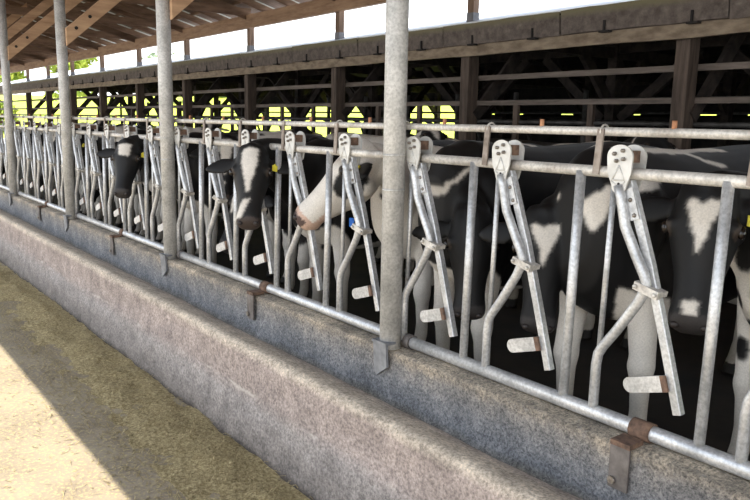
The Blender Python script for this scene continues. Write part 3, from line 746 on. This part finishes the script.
    rot = Matrix((V(h), V(l), V(n))).transposed()
    for sgn in (-1, 1):
        g = MB(); g.ball(V(H(.160, sgn*.140, .036)-O), .023*hs, 12, 8, (1.2,.8,.9), rot); g.build('eye', M['eye'], root)
        g = MB(); g.ball(V(H(.550, sgn*.056, .012)-O), .019*hs, 10, 6, (.9,1.1,1.0), rot); g.build('nostril', M['nostril'], root)
    for sgn in tags:
        e0 = H(.055, sgn*.085, -.015); ed_ = unit(l*sgn - n*.10 + h*ear_droop - Z*.04); c0 = e0 + ed_*.085*hs + n*.024*hs + h*.035
        g = MB(); rt = Matrix((V(ed_), V(h), V(np.cross(ed_, h)))).transposed()
        g.box(V(c0-O), (.036,.046,.006), rt); g.ball(V(c0 - h*.024 - O), .010, 8, 5); g.build('ear_tag', M['ear_tag'], root, bevel=.006)['label'] = 'yellow plastic ear tag'
    if chin_tag:
        c0 = np.array(chin_tag); g = MB(); g.box(V(c0-O), (.05,.014,.06)); g.build('neck_tag', M['blue_tag'], root, bevel=.012)['label'] = 'blue plastic neck tag'
    tag(root, label, 'cow', group or 'dairy cows at the feed fence'); return root
COWS = []
A = math.radians
make_cow('cow', 'black cow at the far right with white triangle on forehead, behind the bars', (-1.33,1.32), A(2), (-1.50,.47,1.835), (.13,-.33,-.93), 1.0,
    dict(blaze='triangle', snip=True, legs=.5, blobs=[('w',-.1,.05,1.45,.55,.10,.09),('w',.52,-.12,.85,.36,.36,.48),('b',.58,-.12,1.06,.12,.055,.07),('b',.55,-.04,.92,.14,.05,.06),('b',.5,-.17,.86,.12,.05,.05),('b',.5,-.10,.74,.12,.045,.05),('b',.42,-.19,.60,.12,.04,.06),('b',.42,-.13,.42,.12,.04,.05)]), seed=11, tags=(1,), nose='dark')
make_cow('cow', 'black cow right of centre with white heart on forehead, head hanging low', (-2.05,1.02), A(-2), (-2.262,.40,1.645), (.20,-.28,-.94), .96,
    dict(blaze='triangle', legs=.62, blobs=[('w',.45,.02,.62,.40,.45,.22),('w',0,.05,.56,.5,.5,.10)], strokes=[([(.655,1.11),(.625,1.19),(.575,1.25),(.48,1.28),(.34,1.305)], .028),([(.46,1.425),(.36,1.43),(.13,1.42),(-.15,1.425),(-.40,1.425)], .018),([(.0,1.42),(-.10,1.37),(-.22,1.35)], .016)]), seed=22, tags=(1,), nose='half', scale=1.045)
make_cow('cow', 'mostly black cow right of the nearest pole, thin white shoulder streak, head lowered', (-3.02,.98), A(2), (-2.74,.38,1.60), (.22,-.22,-.95), .95,
    dict(legs=.62, blobs=[('w',.48,.02,.60,.26,.3,.22)], strokes=[([(.655,1.16),(.625,1.235),(.55,1.30),(.46,1.36)], .014)]), seed=33, tags=(1,), nose='dark', scale=1.03)
make_cow('cow', 'white-faced cow in profile beside the nearest pole, nose through the bars', (-3.93,1.28), A(6), (-3.70,.39,1.885), (-.41,-.62,-.67), 1.08,
    dict(base='w', head='w', legs=.7, blobs=[('b',-.5,.2,1.2,.5,.3,.35),('b',.60,.10,1.18,.12,.16,.13),('b',-1.2,-.1,1.2,.4,.4,.3),('b',.62,.1,1.32,.05,.1,.08)], hblobs=[('b',.20,.13,-.05,.10,.06,.09),('b',.08,.16,-.05,.06,.05,.07),('b',.15,-.10,.02,.10,.07,.10)], ears=0.0), seed=44, tags=(1,), nose='pink', chin_tag=(-3.68,.26,1.47))
make_cow('cow', 'black cow left of centre with long white blaze, head out through the bars', (-4.78,1.12), A(4), (-4.40,-.05,1.865), (.42,-.30,-.86), .915,
    dict(blaze='stripe', legs=.6, blobs=[('w',-.3,.1,1.35,.3,.3,.2),('w',.45,0,.65,.2,.3,.2)]), seed=55, tags=(1,), nose='brown', ear_droop=.16)
make_cow('cow', 'half-hidden cow just behind the blaze-faced one, white forehead streak, black ear raised', (-6.28,1.55), A(0), (-6.0,.56,1.88), (.35,-.25,-.90), 1.0,
    dict(blaze='stripe', legs=.75, blobs=[('w',.4,0,.85,.3,.4,.38),('w',-.4,0,1.4,.3,.2,.15)]), seed=66, tags=(), nose='brown', voxel=.015, scale=.93)
make_cow('cow', 'black cow at the left with a square white star, head pushed out through the headlock', (-7.12,1.12), A(4), (-6.88,-.03,1.83), (.38,-.30,-.875), .89,
    dict(blaze='square', legs=.6, blobs=[('w',-.4,0,1.4,.4,.25,.1),('w',.45,0,.62,.2,.3,.2)]), seed=77, tags=(1,), nose='dark', ear_droop=.06)
far = []
far.append(make_cow('cow', 'dark cow with a white flank streak standing behind the second pole', (-5.48,1.30), A(1), (-5.45,.50,1.52), (.05,-.5,-.86), 1.0,
    dict(thr=.55, freq=3.4, legs=.6, head_reset=True, blaze='triangle', blobs=[('w',.40,.0,1.2,.07,.3,.3)]), seed=88, tags=(1,), voxel=.017, scale=.93))
far.append(make_cow('cow', 'black and white cow peering from behind the bars beside the third pole', (-7.92,1.35), A(3), (-8.0,.42,1.80), (.25,-.40,-.88), 1.0,
    dict(thr=.05, freq=3.1, legs=.6, head='b', blaze=None), seed=99, tags=(1,), voxel=.018))
far.append(make_cow('cow', 'mostly white cow with black patches standing next along from the third pole', (-8.75,1.40), A(-2), (-8.8,.55,1.72), (-.1,-.5,-.86), 1.0,
    dict(thr=-.25, freq=3.0, legs=.6, head='b', blaze='stripe'), seed=101, tags=(), voxel=.018))
# more of the herd further along the fence: copies
more = [(-9.6,0,0,'dark cow with one ear out, next to the left of the third pole'), (-10.45,1,.02,'patched cow standing in the middle of the fourth headlock panel'), (-11.3,2,-.02,'pale patched cow near the farthest steel pole, its near side'), (-12.2,0,.0,'dark cow directly behind the farthest steel pole'), (-13.1,1,0,'patched cow just past the farthest pole'), (-13.95,2,.0,'pale patched cow at the left end of the visible line'), (-14.85,0,0,'last dark cow at the left end of the line')]
for x, k, rz, lab in more:
    c = copy_tree(far[k]); bx = far[k].location; c.location = (x, bx.y + random.uniform(-.05,.12), .5); c.rotation_euler = (0,0,rz); c['label'] = lab
# second row, standing along the alley behind
s1 = make_cow('cow', 'black and white cow in the second row, behind the heart-faced cow', (-4.5,3.55), A(90), (-3.62,3.40,1.96), (.85,-.35,-.40), 1.0,
    dict(thr=.25, freq=2.9, legs=.5, ears=.8, head='b'), seed=123, tags=(1,), voxel=.02)
s2 = make_cow('cow', 'patched cow in the second row facing right, behind the nearest pole', (-7.35,3.5), A(90), (-6.4,3.35,1.97), (.85,-.40,-.35), 1.0,
    dict(thr=-.05, freq=2.8, legs=.5, ears=1.0, head='b', blaze='stripe'), seed=131, tags=(1,), voxel=.02)
for x, y, o_, rz, lab in ((-10.2,3.5,s1,.03,'black cow in the second row behind the second pole'), (-13.3,3.55,s2,-.03,'patched cow in the second row well beyond the second pole'), (-16.4,3.5,s1,0,'black cow in the second row near the third pole'), (-1.3,3.65,s1,.0,'black cow in the second row at the right edge of the picture'), (-19.5,3.5,s2,0,'patched cow in the second row near the far left end')):
    c = copy_tree(o_); c.location = (x, y, .5); c.rotation_euler = (0,0,rz); c['label'] = lab
    c['group'] = 'dairy cows in the second row'
s1['group'] = s2['group'] = 'dairy cows in the second row'
# ------------------------------------------------------------------ trees past the barn end
def tree(name, label, x, y, z0, h, rad, m, nleaf=2600, size=.34, trunk=True, seed=0):
    r = empty(name, (x, y, z0)); tag(r, label, 'tree' if trunk else 'bush'); rr = random.Random(seed)
    if trunk:
        g = MB(); g.tube([(0,0,0),(.1,.05,h*.3),(-.05,.1,h*.6),(0,0,h*.85)], [.22,.18,.12,.04], 8)
        for q in range(5):
            a = q*1.3; g.tube([(0,.05,h*.4),(math.cos(a)*rad*.6, math.sin(a)*rad*.6, h*.7)], [.07,.02], 6)
        g.build('trunk', M['trunk'], r)
    g = MB(); cl = []
    for q in range(16):
        a = rr.uniform(0,6.28); e = rr.uniform(-.7,1); q_ = rad*rr.uniform(.35,.8)
        cl.append((math.cos(a)*q_*math.sqrt(1-e*e*.8), math.sin(a)*q_*math.sqrt(1-e*e*.8), h*(.62 if trunk else .45) + e*h*.30, rad*rr.uniform(.28,.45)))
    for q in range(nleaf):
        cx, cy, cz, cr = rr.choice(cl); d = V((rr.gauss(0,1), rr.gauss(0,1), rr.gauss(0,1))).normalized()*cr*rr.uniform(.6,1.05)
        c = V((cx,cy,cz)) + d; u = V((rr.gauss(0,1), rr.gauss(0,1), rr.gauss(0,1))).normalized(); w = u.orthogonal().normalized(); s = size*rr.uniform(.5,1)
        g.add([c-u*s, c+w*s*.45, c+u*s, c-w*s*.45], [(0,1,2,3)])
    g.build('crown', m, r); return r
tree('tree', 'bright yellow-green tree rising above the rear roof, just left of the third pole', -54, 12.2, 1.2, 6.6, 2.0, M['leaf'], 2000, .3, seed=1)
tree('tree', 'bright yellow-green tree above the rear roof beside the farthest pole', -55, 8.6, 1.6, 6.4, 1.9, M['leaf'], 2000, .3, seed=2)
tree('bush', 'sunlit yellow-green bush under the eave at the far left', -49, 6.6, .6, 3.0, 1.3, M['leaf'], 1500, .22, False, seed=4)
k = 0
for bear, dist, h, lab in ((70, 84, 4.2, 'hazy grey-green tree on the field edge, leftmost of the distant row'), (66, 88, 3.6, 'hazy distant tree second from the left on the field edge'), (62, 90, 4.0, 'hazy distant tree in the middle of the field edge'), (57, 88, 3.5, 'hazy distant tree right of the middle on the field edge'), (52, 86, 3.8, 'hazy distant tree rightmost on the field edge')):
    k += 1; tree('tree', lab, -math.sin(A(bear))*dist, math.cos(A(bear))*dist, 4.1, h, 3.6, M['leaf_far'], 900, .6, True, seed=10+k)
# ------------------------------------------------------------------ light
w = bpy.data.worlds.new('World'); sc.world = w; w.use_nodes = True; nt = w.node_tree
bg = nt.nodes['Background']; tc = nt.nodes.new('ShaderNodeTexCoord'); sx = nt.nodes.new('ShaderNodeSeparateXYZ'); nt.links.new(tc.outputs['Generated'], sx.inputs[0])
c = ramp(nt, sx.outputs[2], [(0, (.97,.98,1.0)), (.25, (.93,.97,1.0)), (.6, (.72,.83,1.0)), (1, (.55,.70,1.0))])
nt.links.new(c, bg.inputs[0]); bg.inputs[1].default_value = 1.5
sl = bpy.data.lights.new('sun', 'SUN'); sl.energy = 5.0; sl.angle = .009; sl.color = (1,.95,.86); so = bpy.data.objects.new('sun', sl); col.objects.link(so)
eave_y, eave_z = -2.75, ztop(-2.75)
elev_tan = eave_z/(-1.18 - eave_y)         # shadow of the eave falls at y = -1.18
d = V((-.15*elev_tan*.3, 1.0, -elev_tan)).normalized(); so.rotation_euler = d.to_track_quat('-Z', 'Y').to_euler()
so.location = (0,-6,12)
sc.view_settings.view_transform = 'Standard'; sc.view_settings.look = 'None'; sc.view_settings.exposure = .82
sc.cycles.use_denoising = True; sc.cycles.max_bounces = 8; sc.cycles.diffuse_bounces = 5
